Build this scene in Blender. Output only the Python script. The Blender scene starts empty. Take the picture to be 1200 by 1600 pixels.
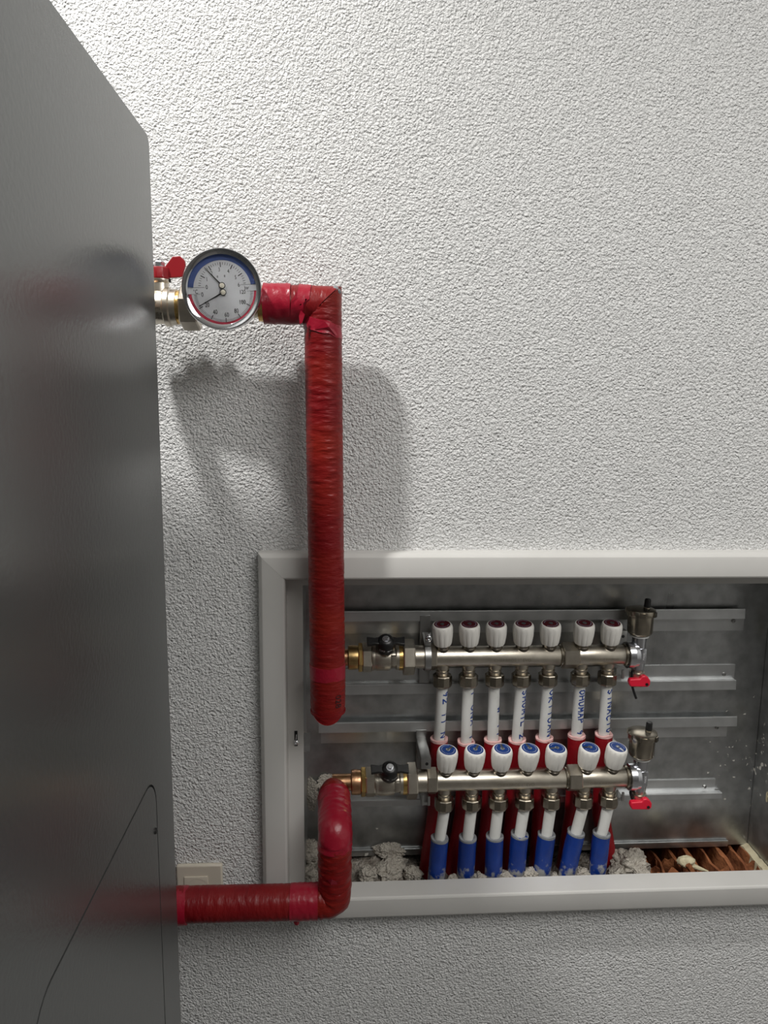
import bpy, bmesh, math, random
from mathutils import Vector, Matrix, noise
PI = math.pi
V = Vector
R_ = random.Random(7)
C = bpy.context.scene.collection

# ------------------------------------------------------------------ camera
SC = bpy.context.scene
EYE = V((0, 0, 1.4))
FPX = 1109.0
_p, _y, _r = math.radians(8.70), math.radians(3.48), math.radians(.65)
FW = V((math.sin(_y) * math.cos(_p), math.cos(_y) * math.cos(_p), -math.sin(_p)))
_rt = V((math.cos(_y), -math.sin(_y), 0)); _up = _rt.cross(FW)
RT = _rt * math.cos(_r) + _up * math.sin(_r)
UP = _up * math.cos(_r) - _rt * math.sin(_r)
cd = bpy.data.cameras.new('camera'); cam = bpy.data.objects.new('camera', cd); C.objects.link(cam)
cd.sensor_fit = 'VERTICAL'; cd.sensor_height = 24; cd.sensor_width = 18; cd.lens = FPX / 1600 * 24
cd.clip_start = .01
cam.matrix_world = Matrix(((RT.x, UP.x, -FW.x, EYE.x), (RT.y, UP.y, -FW.y, EYE.y), (RT.z, UP.z, -FW.z, EYE.z), (0, 0, 0, 1)))
SC.camera = cam

# ------------------------------------------------------------------ light and exposure
SC.view_settings.view_transform = 'Standard'; SC.view_settings.look = 'None'
SC.view_settings.gamma = 1; SC.view_settings.use_curve_mapping = False
SC.view_settings.exposure = 0.0
W = bpy.data.worlds.new('World'); SC.world = W; W.use_nodes = True
W.node_tree.nodes['Background'].inputs[0].default_value = (.8, .9, 1, 1)
W.node_tree.nodes['Background'].inputs[1].default_value = .02
def area(name, loc, size, power, col=(1, 1, 1), rot=(0, 0, 0), sy=None):
    l = bpy.data.lights.new(name, 'AREA'); l.energy = power; l.color = col
    l.shape = 'RECTANGLE' if sy else 'DISK'; l.size = size
    if sy: l.size_y = sy
    o = bpy.data.objects.new(name, l); o.location = loc; o.rotation_euler = rot; C.objects.link(o); return o
area('ceiling_light_by_wall', (-.69, .57, 2.70), .13, 30.0, (1, .985, .96))
area('ceiling_light_room', (1.1, -.6, 2.72), 1.5, 48, (1, .985, .96), sy=1.5)

def at(u, v, Y):
    """world point at depth Y seen at pixel (u, v) of the 1200x1600 photograph"""
    d = FW * FPX + RT * (u - 600) + UP * (800 - v)
    return EYE + d * (Y / d.y)

# ------------------------------------------------------------------ materials
def mat(name, col, rough=.5, metal=0., spec=.5, bump=None, var=None, coat=0., trans=0., stretch=(1, 1, 1), emit=None):
    """bump=(scale, strength, distance, detail); var=(scale, other colour, contrast lo, hi)"""
    m = bpy.data.materials.new(name); m.use_nodes = True
    nt = m.node_tree; N = nt.nodes; L = nt.links; b = N['Principled BSDF']
    b.inputs['Base Color'].default_value = (*col, 1)
    b.inputs['Roughness'].default_value = rough; b.inputs['Metallic'].default_value = metal
    b.inputs['Specular IOR Level'].default_value = spec
    b.inputs['Coat Weight'].default_value = coat
    if trans: b.inputs['Transmission Weight'].default_value = trans
    tc = N.new('ShaderNodeTexCoord'); mp = N.new('ShaderNodeMapping'); mp.inputs['Scale'].default_value = stretch
    L.new(tc.outputs['Object'], mp.inputs['Vector'])
    if bump:
        n = N.new('ShaderNodeTexNoise'); n.inputs['Scale'].default_value = bump[0]; n.inputs['Detail'].default_value = bump[3]
        L.new(mp.outputs[0], n.inputs['Vector'])
        k = N.new('ShaderNodeBump'); k.inputs['Strength'].default_value = bump[1]; k.inputs['Distance'].default_value = bump[2]
        L.new(n.outputs['Fac'], k.inputs['Height']); L.new(k.outputs[0], b.inputs['Normal'])
    if var:
        n2 = N.new('ShaderNodeTexNoise'); n2.inputs['Scale'].default_value = var[0]; n2.inputs['Detail'].default_value = 4
        L.new(mp.outputs[0], n2.inputs['Vector'])
        r = N.new('ShaderNodeValToRGB'); r.color_ramp.elements[0].position = var[2]; r.color_ramp.elements[1].position = var[3]
        r.color_ramp.elements[0].color = (*col, 1); r.color_ramp.elements[1].color = (*var[1], 1)
        L.new(n2.outputs['Fac'], r.inputs['Fac']); L.new(r.outputs[0], b.inputs['Base Color'])
    return m

def wall_material():
    m = mat('stucco_paint', (.80, .80, .79), .85, spec=.25)
    nt = m.node_tree; N = nt.nodes; L = nt.links; b = N['Principled BSDF']
    tc = N.new('ShaderNodeTexCoord')
    n = N.new('ShaderNodeTexNoise'); n.inputs['Scale'].default_value = 265; n.inputs['Detail'].default_value = 2; n.inputs['Roughness'].default_value = .5
    n.inputs['Distortion'].default_value = .6
    v = N.new('ShaderNodeTexVoronoi'); v.inputs['Scale'].default_value = 240; v.feature = 'SMOOTH_F1'; v.inputs['Smoothness'].default_value = .6
    L.new(tc.outputs['Object'], n.inputs['Vector']); L.new(tc.outputs['Object'], v.inputs['Vector'])
    a = N.new('ShaderNodeMath'); a.operation = 'MULTIPLY_ADD'; a.inputs[1].default_value = -.45
    L.new(v.outputs['Distance'], a.inputs[0]); L.new(n.outputs['Fac'], a.inputs[2])
    k = N.new('ShaderNodeBump'); k.inputs['Strength'].default_value = 1.0; k.inputs['Distance'].default_value = .0068
    L.new(a.outputs[0], k.inputs['Height']); L.new(k.outputs[0], b.inputs['Normal'])
    return m

def galvanised():
    m = mat('galvanised_steel', (.56, .57, .57), .34, .95, bump=(9, .08, .01, 2), var=(38, (.40, .41, .41), .35, .7))
    nt = m.node_tree; N = nt.nodes; L = nt.links; b = N['Principled BSDF']
    tc = N.new('ShaderNodeTexCoord'); mp = N.new('ShaderNodeMapping'); mp.inputs['Scale'].default_value = (9, 7, 1.6)
    n = N.new('ShaderNodeTexNoise'); n.inputs['Scale'].default_value = 1.5; n.inputs['Detail'].default_value = 5
    L.new(tc.outputs['Object'], mp.inputs[0]); L.new(mp.outputs[0], n.inputs['Vector'])
    r = N.new('ShaderNodeMapRange'); r.inputs['To Min'].default_value = .14; r.inputs['To Max'].default_value = .55
    L.new(n.outputs['Fac'], r.inputs['Value']); L.new(r.outputs[0], b.inputs['Roughness'])
    # plaster specks splashed on the sheet
    s = N.new('ShaderNodeTexNoise'); s.inputs['Scale'].default_value = 75; s.inputs['Detail'].default_value = 3
    g = N.new('ShaderNodeTexNoise'); g.inputs['Scale'].default_value = 4.2; g.inputs['Detail'].default_value = 1
    L.new(tc.outputs['Object'], s.inputs['Vector']); L.new(tc.outputs['Object'], g.inputs['Vector'])
    ad = N.new('ShaderNodeMath'); ad.operation = 'MULTIPLY_ADD'; ad.inputs[1].default_value = .45
    L.new(g.outputs['Fac'], ad.inputs[0]); L.new(s.outputs['Fac'], ad.inputs[2])
    cr = N.new('ShaderNodeValToRGB'); cr.color_ramp.elements[0].position = .925; cr.color_ramp.elements[1].position = .945
    L.new(ad.outputs[0], cr.inputs['Fac'])
    d = N.new('ShaderNodeBsdfDiffuse'); d.inputs['Color'].default_value = (.55, .53, .48, 1)
    mx = N.new('ShaderNodeMixShader'); out = N['Material Output']
    L.new(cr.outputs[0], mx.inputs[0]); L.new(b.outputs[0], mx.inputs[1]); L.new(d.outputs[0], mx.inputs[2]); L.new(mx.outputs[0], out.inputs['Surface'])
    return m

MT = {
 'wall': wall_material(),
 'plain_wall': mat('plain_wall_paint', (.55, .55, .54), .8),
 'dark_wall': mat('darkened_wall_tone', (.10, .095, .09), .6),  # unseen front wall coloured dark to imitate a dim room in reflections, less bounce
 'ceiling': mat('ceiling_paint', (.82, .82, .80), .85),
 'floor': mat('grey_floor_tile', (.10, .095, .09), .4, var=(3, (.13, .125, .12), .3, .7)),
 'boiler': mat('grey_powder_coat', (.16, .165, .162), .25, .7, spec=.6, bump=(200, .14, .0012, 2)),
 'gap': mat('dark_gap', (.006, .006, .006), .9),
 'enamel': mat('white_enamel', (.60, .59, .565), .35, spec=.4, var=(7, (.56, .55, .525), .4, .7)),
 'steel': galvanised(),
 'rail_steel': mat('rail_steel', (.70, .71, .71), .36, .95, var=(26, (.58, .59, .59), .35, .7)),
 'zinc': mat('zinc_plated_steel', (.42, .42, .41), .35, .95, bump=(60, .1, .004, 2)),
 'nickel': mat('satin_nickel', (.66, .61, .52), .33, 1., bump=(900, .18, .0006, 2), var=(60, (.56, .51, .43), .35, .7)),
 'nickel_dark': mat('nickel_plated_nut', (.42, .375, .30), .26, 1., var=(80, (.33, .295, .24), .35, .7)),
 'cast_metal': mat('cast_metal', (.50, .455, .375), .4, 1.),
 'stem_metal': mat('stem_metal', (.20, .18, .15), .35, 1.),
 'brass': mat('yellow_brass', (.80, .55, .20), .25, 1., var=(90, (.6, .38, .14), .4, .7)),
 'copper': mat('copper', (.72, .40, .24), .30, 1., var=(70, (.45, .27, .13), .35, .7), bump=(120, .2, .002, 2)),
 'aged_brass': mat('aged_brass', (.60, .42, .19), .28, 1., var=(60, (.42, .28, .12), .35, .7)),
 'chrome': mat('chrome', (.75, .76, .78), .07, 1.),
 'satin_chrome': mat('satin_chrome', (.66, .67, .70), .24, 1.),
 'lever_red': mat('red_lever_paint', (.24, .003, .008), .38, coat=.15),
 'tap_red': mat('red_plastic', (.70, .012, .04), .35),
 'film': mat('red_insulation_film', (.165, .004, .006), .38, spec=.3, bump=(110, .7, .004, 3), var=(14, (.21, .011, .006), .4, .65), stretch=(.35, .35, 1)),
 'film_h': mat('red_insulation_film_along', (.165, .004, .007), .38, spec=.3, bump=(110, .7, .004, 3), var=(14, (.20, .008, .009), .4, .65), stretch=(1, .35, .35)),
 'tape': mat('red_adhesive_tape', (.29, .006, .022), .30, spec=.5, bump=(60, .4, .004, 4)),
 'film_dark': mat('dark_red_sleeve', (.26, .004, .010), .45, bump=(120, .3, .003, 2)),
 'blue': mat('blue_sleeve', (.001, .027, .20), .5, bump=(120, .3, .003, 2), var=(45, (.002, .035, .24), .4, .7)),
 'foam_pink': mat('pink_foam', (.70, .42, .40), .8, bump=(220, .5, .003, 3)),
 'foam_grey': mat('grey_foam', (.22, .23, .24), .8, bump=(220, .5, .003, 3)),
 'pex': mat('white_pipe', (.74, .74, .71), .35, var=(30, (.66, .66, .62), .5, .75)),
 'ink': mat('blue_marker_ink', (.010, .055, .30), .5),
 'black_ink': mat('black_print', (.02, .004, .004), .6),
 'knob': mat('white_knob_plastic', (.80, .78, .73), .38),
 'cap_red': mat('dark_red_cap', (.075, .005, .010), .35),
 'cap_blue': mat('blue_cap', (.005, .034, .17), .35),
 'cap_print': mat('pale_cap_print', (.35, .38, .5), .5),
 'black': mat('black_plastic', (.008, .008, .008), .35),
 'white_print': mat('white_print', (.7, .7, .7), .5),
 'gasket': mat('white_gasket', (.75, .75, .73), .5),
 'dial': mat('dial_white', (.62, .63, .65), .6),
 'dial_blue': mat('dial_blue', (.06, .10, .28), .6),
 'dial_red': mat('dial_red', (.45, .03, .06), .6),
 'dial_black': mat('dial_black', (.015, .015, .015), .6),
 'pivot': mat('pivot_ivory', (.7, .66, .55), .4),
 'socket': mat('ivory_socket_plastic', (.60, .55, .46), .35),
 'mortar': mat('mortar', (.56, .52, .45), .95, spec=.1, bump=(260, 1, .008, 5), var=(55, (.40, .36, .31), .4, .7)),
 'rubble': mat('rubble', (.42, .38, .33), .95, spec=.1, bump=(140, 1, .012, 5), var=(60, (.20, .17, .14), .35, .65)),
 'clay': mat('red_clay', (.36, .14, .06), .9, spec=.1, bump=(90, .8, .006, 4), var=(30, (.15, .052, .025), .35, .7)),
 'pu_foam': mat('dried_foam', (.62, .56, .38), .8, bump=(80, .6, .006, 3), var=(40, (.48, .42, .27), .4, .7)),
}
def dust(m, z0, z1, col):
    nt = m.node_tree; N = nt.nodes; L = nt.links; b = N['Principled BSDF']; src = b.inputs['Base Color'].links[0].from_socket
    tc = N.new('ShaderNodeTexCoord'); sp = N.new('ShaderNodeSeparateXYZ'); mr = N.new('ShaderNodeMapRange'); n = N.new('ShaderNodeTexNoise')
    n.inputs['Scale'].default_value = 75; n.inputs['Detail'].default_value = 5; L.new(tc.outputs['Object'], n.inputs['Vector']); L.new(tc.outputs['Object'], sp.inputs[0])
    mr.inputs['From Min'].default_value = z0; mr.inputs['From Max'].default_value = z1; mr.inputs['To Min'].default_value = .22; mr.inputs['To Max'].default_value = -.25
    L.new(sp.outputs['Z'], mr.inputs['Value']); a = N.new('ShaderNodeMath'); L.new(mr.outputs[0], a.inputs[0]); L.new(n.outputs['Fac'], a.inputs[1])
    r = N.new('ShaderNodeValToRGB'); r.color_ramp.elements[0].position = .52; r.color_ramp.elements[1].position = .66; L.new(a.outputs[0], r.inputs['Fac'])
    mx = N.new('ShaderNodeMixRGB'); mx.inputs['Color2'].default_value = (*col, 1); L.new(r.outputs[0], mx.inputs['Fac']); L.new(src, mx.inputs['Color1']); L.new(mx.outputs[0], b.inputs['Base Color'])
dust(MT['blue'], .497, .555, (.30, .30, .30))
gm = mat('gauge_glass', (1, 1, 1), .02, trans=1.0); gm.node_tree.nodes['Principled BSDF'].inputs['IOR'].default_value = 1.12
MT['glass'] = gm

# ------------------------------------------------------------------ mesh builder
def frame_of(d):
    d = d.normalized(); a = V((0, 0, 1)) if abs(d.z) < .9 else V((0, 1, 0))
    u = a.cross(d).normalized(); return u, d.cross(u).normalized(), d

class B:
    def __init__(s): s.v = []; s.f = []
    def add(s, vs, fs):
        o = len(s.v); s.v += [V(p) for p in vs]; s.f += [[i + o for i in f] for f in fs]; return s
    def box(s, lo, hi, bev=0.):
        bm = bmesh.new(); bmesh.ops.create_cube(bm, size=1)
        lo, hi = V(lo), V(hi); sz = hi - lo; c = (lo + hi) / 2
        for v in bm.verts: v.co = V((v.co.x * sz.x, v.co.y * sz.y, v.co.z * sz.z)) + c
        if bev: bmesh.ops.bevel(bm, geom=bm.edges[:], offset=bev, segments=2, affect='EDGES', profile=.6)
        return s.bm(bm)
    def bm(s, bm, M=None):
        bm.verts.index_update()
        s.add([(M @ v.co) if M else v.co.copy() for v in bm.verts], [[v.index for v in f.verts] for f in bm.faces]); bm.free(); return s
    def lathe(s, prof, org, axis, n=32, a0=0., up=None, cap0=True, cap1=True):
        """prof: (t along the axis, radius)"""
        org = V(org); u, w, d = frame_of(V(axis))
        if up: u = (V(up) - d * d.dot(V(up))).normalized(); w = d.cross(u)
        vs = []; fs = []
        for t, r in prof:
            for i in range(n):
                a = a0 + 2 * PI * i / n; vs.append(org + d * t + (u * math.cos(a) + w * math.sin(a)) * r)
        m = len(prof)
        for j in range(m - 1):
            for i in range(n):
                k = (i + 1) % n; fs.append([j * n + i, j * n + k, (j + 1) * n + k, (j + 1) * n + i])
        if cap0: fs.append(list(range(n))[::-1])
        if cap1: fs.append([(m - 1) * n + i for i in range(n)])
        return s.add(vs, fs)
    def tube(s, pts, rad, n=20, cap=True, wob=None):
        """mitred tube along pts; rad a number or one per point; wob(i, angle) adds to the radius"""
        pts = [V(p) for p in pts]; m = len(pts); vs = []; fs = []
        if not isinstance(rad, (list, tuple)): rad = [rad] * m
        d0 = (pts[1] - pts[0]).normalized(); u, w, _ = frame_of(d0); dp = d0
        for i in range(m):
            din = (pts[i] - pts[i - 1]).normalized() if i else d0
            dout = (pts[i + 1] - pts[i]).normalized() if i < m - 1 else din
            q = dp.rotation_difference(din); u = q @ u; w = q @ w; dp = din
            nb = (din + dout).normalized()
            for k in range(n):
                a = 2 * PI * k / n; r = rad[i] + (wob(i, a) if wob else 0)
                e = (u * math.cos(a) + w * math.sin(a)) * r
                e -= din * (e.dot(nb) / din.dot(nb)); vs.append(pts[i] + e)
        for i in range(m - 1):
            for k in range(n):
                j = (k + 1) % n; fs.append([i * n + k, i * n + j, (i + 1) * n + j, (i + 1) * n + k])
        if cap: fs += [list(range(n))[::-1], [(m - 1) * n + k for k in range(n)]]
        return s.add(vs, fs)
    def prism(s, poly, org, ux, uy, depth):
        """poly: 2D outline; extruded by the vector depth"""
        org, ux, uy, dp = V(org), V(ux), V(uy), V(depth); n = len(poly)
        a = [org + ux * x + uy * y for x, y in poly]; b = [p + dp for p in a]
        return s.add(a + b, [list(range(n))[::-1], list(range(n, 2 * n))] + [[i, (i + 1) % n, n + (i + 1) % n, n + i] for i in range(n)])
    def done(s, name, m, parent=None, smooth=40, bev=0.):
        me = bpy.data.meshes.new(name); me.from_pydata([tuple(v) for v in s.v], [], s.f)
        bm = bmesh.new(); bm.from_mesh(me); bmesh.ops.recalc_face_normals(bm, faces=bm.faces[:]); bm.to_mesh(me); bm.free()
        o = bpy.data.objects.new(name, me); C.objects.link(o)
        me.materials.append(MT[m] if isinstance(m, str) else m)
        if smooth:
            me.polygons.foreach_set('use_smooth', [True] * len(me.polygons)); me.set_sharp_from_angle(angle=math.radians(smooth))
        if bev:
            md = o.modifiers.new('Bevel', 'BEVEL'); md.width = bev; md.segments = 2; md.limit_method = 'ANGLE'; md.angle_limit = math.radians(35)
        if parent:
            o.parent = parent; o.matrix_parent_inverse = Matrix.Translation(parent.location).inverted() if parent.type == 'EMPTY' else Matrix()
            if parent.type != 'EMPTY': o.matrix_parent_inverse = Matrix()
        return o

def thing(name, label, cat, loc=(0, 0, 0), group=None):
    o = bpy.data.objects.new(name, None); o.empty_display_size = .02; o.location = loc; C.objects.link(o)
    return tag(o, label, cat, group)
def tag(o, label=None, cat=None, group=None, kind=None):
    if label: o['label'] = label
    if cat: o['category'] = cat
    if group: o['group'] = group
    if kind: o['kind'] = kind
    return o
def struct(o): o['kind'] = 'structure'; return o
def lerp(a, b, t): return a + (b - a) * t
def seg(p0, p1, n): p0, p1 = V(p0), V(p1); return [p0.lerp(p1, i / n) for i in range(n + 1)]
def bend(pts, r, n=7):
    """round the corners of a polyline"""
    pts = [V(p) for p in pts]; out = [pts[0]]
    for i in range(1, len(pts) - 1):
        a = (pts[i - 1] - pts[i]).normalized(); b = (pts[i + 1] - pts[i]).normalized()
        q = min(r, .45 * (pts[i - 1] - pts[i]).length, .45 * (pts[i + 1] - pts[i]).length)
        for k in range(n + 1):
            t = k / n; p0 = pts[i] + a * q; p2 = pts[i] + b * q
            out.append(p0 * (1 - t) ** 2 + pts[i] * 2 * t * (1 - t) + p2 * t * t)
    return out + [pts[-1]]
def fine(pts, step):
    out = [V(pts[0])]
    for a, b in zip(pts[:-1], pts[1:]):
        n = max(1, int((V(b) - V(a)).length / step)); out += seg(a, b, n)[1:]
    return out
def font_bm(body, size, slices=0., align='CENTER'):
    c = bpy.data.curves.new('lettering', 'FONT'); c.body = body; c.size = size; c.align_x = align; c.align_y = 'CENTER'
    c.resolution_u = 3
    o = bpy.data.objects.new('lettering', c); me = bpy.data.meshes.new_from_object(o)
    bm = bmesh.new(); bm.from_mesh(me); bpy.data.objects.remove(o); bpy.data.curves.remove(c); bpy.data.meshes.remove(me)
    bmesh.ops.triangulate(bm, faces=bm.faces[:])
    if slices:
        y = -size
        while y < size:
            bmesh.ops.bisect_plane(bm, geom=bm.verts[:] + bm.edges[:] + bm.faces[:], plane_co=(0, y, 0), plane_no=(0, 1, 0)); y += slices
    return bm
def wrap_text(b, body, size, fn, slices=.0012):
    bm = font_bm(body, size, slices)
    for v in bm.verts: v.co = fn(v.co.x, v.co.y)
    b.bm(bm)

# ------------------------------------------------------------------ the room
WY = 1.195                                  # plane of the stuccoed wall
X0, X1, Z0, Z1 = -.1393, .924, .4680, 1.1505   # outer edge of the cabinet frame
CX0, CX1, CZ0, CZ1 = -.067, .852, .44, 1.088   # inside of the cabinet
BK = 1.32                                  # cabinet back panel
RX0, RX1, RY0, RZ1 = -1.55, 2.5, -2.4, 2.75
hx0, hx1, hz0, hz1 = X0 + .02, X1 - .02, Z0 + .02, Z1 - .02
b = B()
for x0, x1, z0, z1 in ((RX0, hx0, 0, RZ1), (hx1, RX1, 0, RZ1), (hx0, hx1, 0, hz0), (hx0, hx1, hz1, RZ1)):
    b.add([(x0, WY, z0), (x1, WY, z0), (x1, WY, z1), (x0, WY, z1)], [[0, 1, 2, 3]])
wall = struct(b.done('wall_back', 'wall', smooth=0))
b = B(); NB = 1.46                          # masonry niche the cabinet hangs in
NZ = .40
b.add([(hx0, WY + .0015, NZ), (hx1, WY + .0015, NZ), (hx1, NB, NZ), (hx0, NB, NZ), (hx0, WY + .0015, hz1), (hx1, WY + .0015, hz1), (hx1, NB, hz1), (hx0, NB, hz1), (hx0, WY + .0015, hz0), (hx1, WY + .0015, hz0)],
      [[0, 1, 2, 3], [4, 7, 6, 5], [8, 0, 3, 7, 4], [1, 9, 5, 6, 2], [3, 2, 6, 7], [0, 8, 9, 1]])
struct(b.done('trim_1', 'rubble', smooth=0))
for n, q, m in (('floor', [(RX0, RY0, 0), (RX1, RY0, 0), (RX1, WY, 0), (RX0, WY, 0)], 'floor'),
                ('ceiling', [(RX0, RY0, RZ1), (RX0, WY, RZ1), (RX1, WY, RZ1), (RX1, RY0, RZ1)], 'ceiling'),
                ('wall_left', [(RX0, RY0, 0), (RX0, WY, 0), (RX0, WY, RZ1), (RX0, RY0, RZ1)], 'plain_wall'),
                ('wall_right', [(RX1, WY, 0), (RX1, RY0, 0), (RX1, RY0, RZ1), (RX1, WY, RZ1)], 'plain_wall'),
                ('wall_front', [(RX1, RY0, 0), (RX0, RY0, 0), (RX0, RY0, RZ1), (RX1, RY0, RZ1)], 'dark_wall')):
    struct(B().add(q, [[0, 1, 2, 3]]).done(n, m, smooth=0))

# ------------------------------------------------------------------ boiler
BYB = .985; BX = -.2628 * BYB / 1.05; BYF = .25; BZ = 1.4 + .355 * BYB / 1.05
t = thing('boiler', 'tall dark grey powder-coated boiler casing at the left edge', 'boiler', (BX - .3, .65, 0))
B().box((BX - .62, BYF, .02), (BX - .004, BYB, BZ), .008).done('body', 'boiler', t)
B().box((BX - .60, BYF + .02, 0), (BX - .03, BYB - .02, .03)).done('base', 'gap', t)
def rrect(y0, y1, z0, z1, r, n=8):
    out = []
    for cy, cz, a0 in ((y1 - r, z1 - r, 0), (y0 + r, z1 - r, PI / 2), (y0 + r, z0 + r, PI), (y1 - r, z0 + r, 1.5 * PI)):
        for k in range(n + 1):
            a = a0 + PI / 2 * k / n; out.append((cy + r * math.cos(a), cz + r * math.sin(a)))
    return out
def on_side(u, v):
    d = FW * FPX + RT * (u - 600) + UP * (800 - v); return EYE + d * ((BX - EYE.x) / d.x)
pa = on_side(239, 1208); pb = on_side(252, 1400); pc = on_side(60, 1545)
PY1 = (pa.y + pb.y) / 2 + .004; PZ1 = pa.z - .004; PY0 = pc.y - .02; PZ0 = .10
outer = rrect(BYF, BYB, .02, BZ, .012); hole = rrect(PY0, PY1, PZ0, PZ1, .045)
bm = bmesh.new()
lo = [bm.verts.new((BX, y, z)) for y, z in outer]; lh = [bm.verts.new((BX, y, z)) for y, z in hole]
es = [bm.edges.new((l[i], l[(i + 1) % len(l)])) for l in (lo, lh) for i in range(len(l))]
bmesh.ops.triangle_fill(bm, use_beauty=True, edges=es)
ext = bmesh.ops.extrude_edge_only(bm, edges=es)
for v in ext['geom']:
    if isinstance(v, bmesh.types.BMVert): v.co.x -= .004
B().bm(bm).done('side_sheet', 'boiler', t, smooth=0)
pan = rrect(PY0 + .003, PY1 - .003, PZ0 + .003, PZ1 - .003, .042)
acc = B().prism(pan, (BX - .0035, 0, 0), (0, 1, 0), (0, 0, 1), (.0035, 0, 0)).done('access_panel', 'boiler', t, smooth=30)
ps = on_side(241, 1303)
ps = V((BX, PY1 - .011, ps.z))
B().lathe([(-.002, .0042), (.001, .0042), (.0022, .003), (.0022, .0014), (.0005, .0012)], ps, (1, 0, 0), 16).done('screw', 'black', acc)

# ------------------------------------------------------------------ manifold cabinet
cab = thing('manifold_cabinet', 'recessed steel cabinet with white mitred frame set into the stuccoed wall', 'cabinet', (.39, WY, Z0))
prof = [(0, 1.196), (0, 1.174), (.0016, 1.1705), (.007, 1.1658), (.010, 1.165), (.041, 1.165), (.0435, 1.1662), (.045, 1.169), (.045, 1.2105)]
def member(side):
    b = B(); n = len(prof); vs = []
    for o, y in prof:
        c = {'top': ((X0 + o, Z1 - o), (X1 - o, Z1 - o)), 'bottom': ((X0 + o, Z0 + o), (X1 - o, Z0 + o)),
             'left': ((X0 + o, Z0 + o), (X0 + o, Z1 - o)), 'right': ((X1 - o, Z0 + o), (X1 - o, Z1 - o))}[side]
        # hairline gap at the mitre
        g = .0002
        (ax, az), (bx, bz) = c
        if side in ('top', 'bottom'): ax += g; bx -= g
        vs += [(ax, y, az), (bx, y, bz)]
    fs = [[2 * i, 2 * i + 1, 2 * i + 3, 2 * i + 2] for i in range(n - 1)]
    return b.add(vs, fs).done('frame_member', 'enamel', cab, smooth=25)
for sd in ('top', 'left', 'bottom', 'right'): member(sd)
LY = 1.2105
B().box((X0 + .045, LY - .001, Z0 + .046), (CX0, LY, Z1 - .045)).done('inner_lip', 'enamel', cab, smooth=0)
B().box((CX1, LY - .001, Z0 + .046), (X1 - .045, LY, Z1 - .045)).done('inner_lip', 'enamel', cab, smooth=0)
B().box((CX0 + .0003, LY - .001, CZ1 - .003), (CX1 - .0003, LY, Z1 - .045)).done('inner_lip', 'enamel', cab, smooth=0)
B().box((CX0, BK, .4935), (CX1 - .0006, BK + .0015, CZ1 + .006)).done('back_panel', 'steel', cab, smooth=0)
B().box((CX0 - .0015, LY, .47), (CX0, BK + .001, CZ1)).done('side_panel', 'steel', cab, smooth=0)
B().box((CX1, LY, .47), (CX1 + .0015, BK + .001, CZ1)).done('side_panel', 'steel', cab, smooth=0)
B().box((CX0, LY, CZ1), (CX1, BK, CZ1 + .0015)).done('top_panel', 'steel', cab, smooth=0)
B().box((CX0 + .001, BK - .006, .4935), (CX1 - .045, BK - .0005, .5065), .001).done('bottom_fold', 'steel', cab)
def rail(zj, up, x0, x1, xb, hb=.030, hl=.0175):
    """Z-shaped mounting rail: base strip on the panel, lip standing off it"""
    s = 1 if up else -1
    b = B()
    zz = sorted((zj, zj - s * hb)); b.box((x0 + .004, BK - .0022, zz[0]), (xb, BK - .0004, zz[1]))
    zz = sorted((zj, zj - s * .0012)); b.box((x0, BK - .014, zz[0]), (x1, BK - .0022, zz[1]))
    za, zb = sorted((zj - s * .0012, zj + s * hl)); ya, yb_ = (BK - .0168, BK - .0142) if up else (BK - .0150, BK - .0128)
    b.prism([(ya, za), (ya + .0016, za - .0004), (yb_ + .0016, zb + .0004), (yb_ + .0010, zb + .0012), (yb_ - .0002, zb + .0006), (yb_ - .0006, zb - .0006)], (x0, 0, 0), (0, 1, 0), (0, 0, 1), (x1 - x0, 0, 0))
    o = b.done('rail', 'rail_steel', cab, smooth=0)
    B().lathe([(0, .0042), (.0015, .0042), (.0030, .003), (.0030, .0016), (.001, .0014)], (xb - .022, BK - .0022, zj - s * .010), (0, -1, 0), 14).done('screw', 'zinc', o)
zr = [at(800, 968, BK - .015).z, at(800, 1069, BK - .015).z, at(800, 1139, BK - .015).z, at(800, 1248, BK - .015).z]
rail(zr[0], True, -.030, at(1164, 960, BK - .015).x, .80)
rail(zr[1], False, -.034, at(1150, 1075, BK - .015).x, .79)
rail(zr[2], True, at(498, 1140, BK - .015).x, at(1151, 1130, BK - .015).x, .785)
rail(zr[3], False, -.034, at(1128, 1250, BK - .015).x, .77, .026, .010)
q = at(462.5, 1155, LY - .001)
sl = B().box((q.x - .0028, q.y - .0006, q.z - .013), (q.x + .0028, q.y + .001, q.z + .016)).done('slot', 'gap', cab, smooth=0)
B().lathe([(0, .0045), (.003, .0045), (.0045, .003), (.0045, .0012), (.003, .001)], (q.x - .0002, q.y - .0006, q.z - .005), (0, -1, 0), 16).tube([(q.x, q.y - .0012, q.z), (q.x + .001, q.y - .0012, q.z + .010)], .0011, 8).done('slot_bolt', 'chrome', sl)
q = at(475, 1153, 1.23)
B().box((CX0, 1.213, q.z - .018), (CX0 + .011, 1.2145, q.z + .018)).done('latch_tab', 'steel', cab, smooth=0)

# ------------------------------------------------------------------ fittings shared by the valves and manifolds
XA = (1, 0, 0)
def hexn(b, x0, x1, r, y, z, a0=0., ch=.002):
    b.lathe([(0, r - ch), (ch, r), (x1 - x0 - ch, r), (x1 - x0, r - ch)], (x0, y, z), XA, 6, a0, up=(0, -1, 0))
def rev(b, x0, prof, y, z, n=32): b.lathe([(p - 0, r) for p, r in prof], (x0, y, z), XA, n)
def px(u, v, Y): return at(u, v, Y).x

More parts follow.
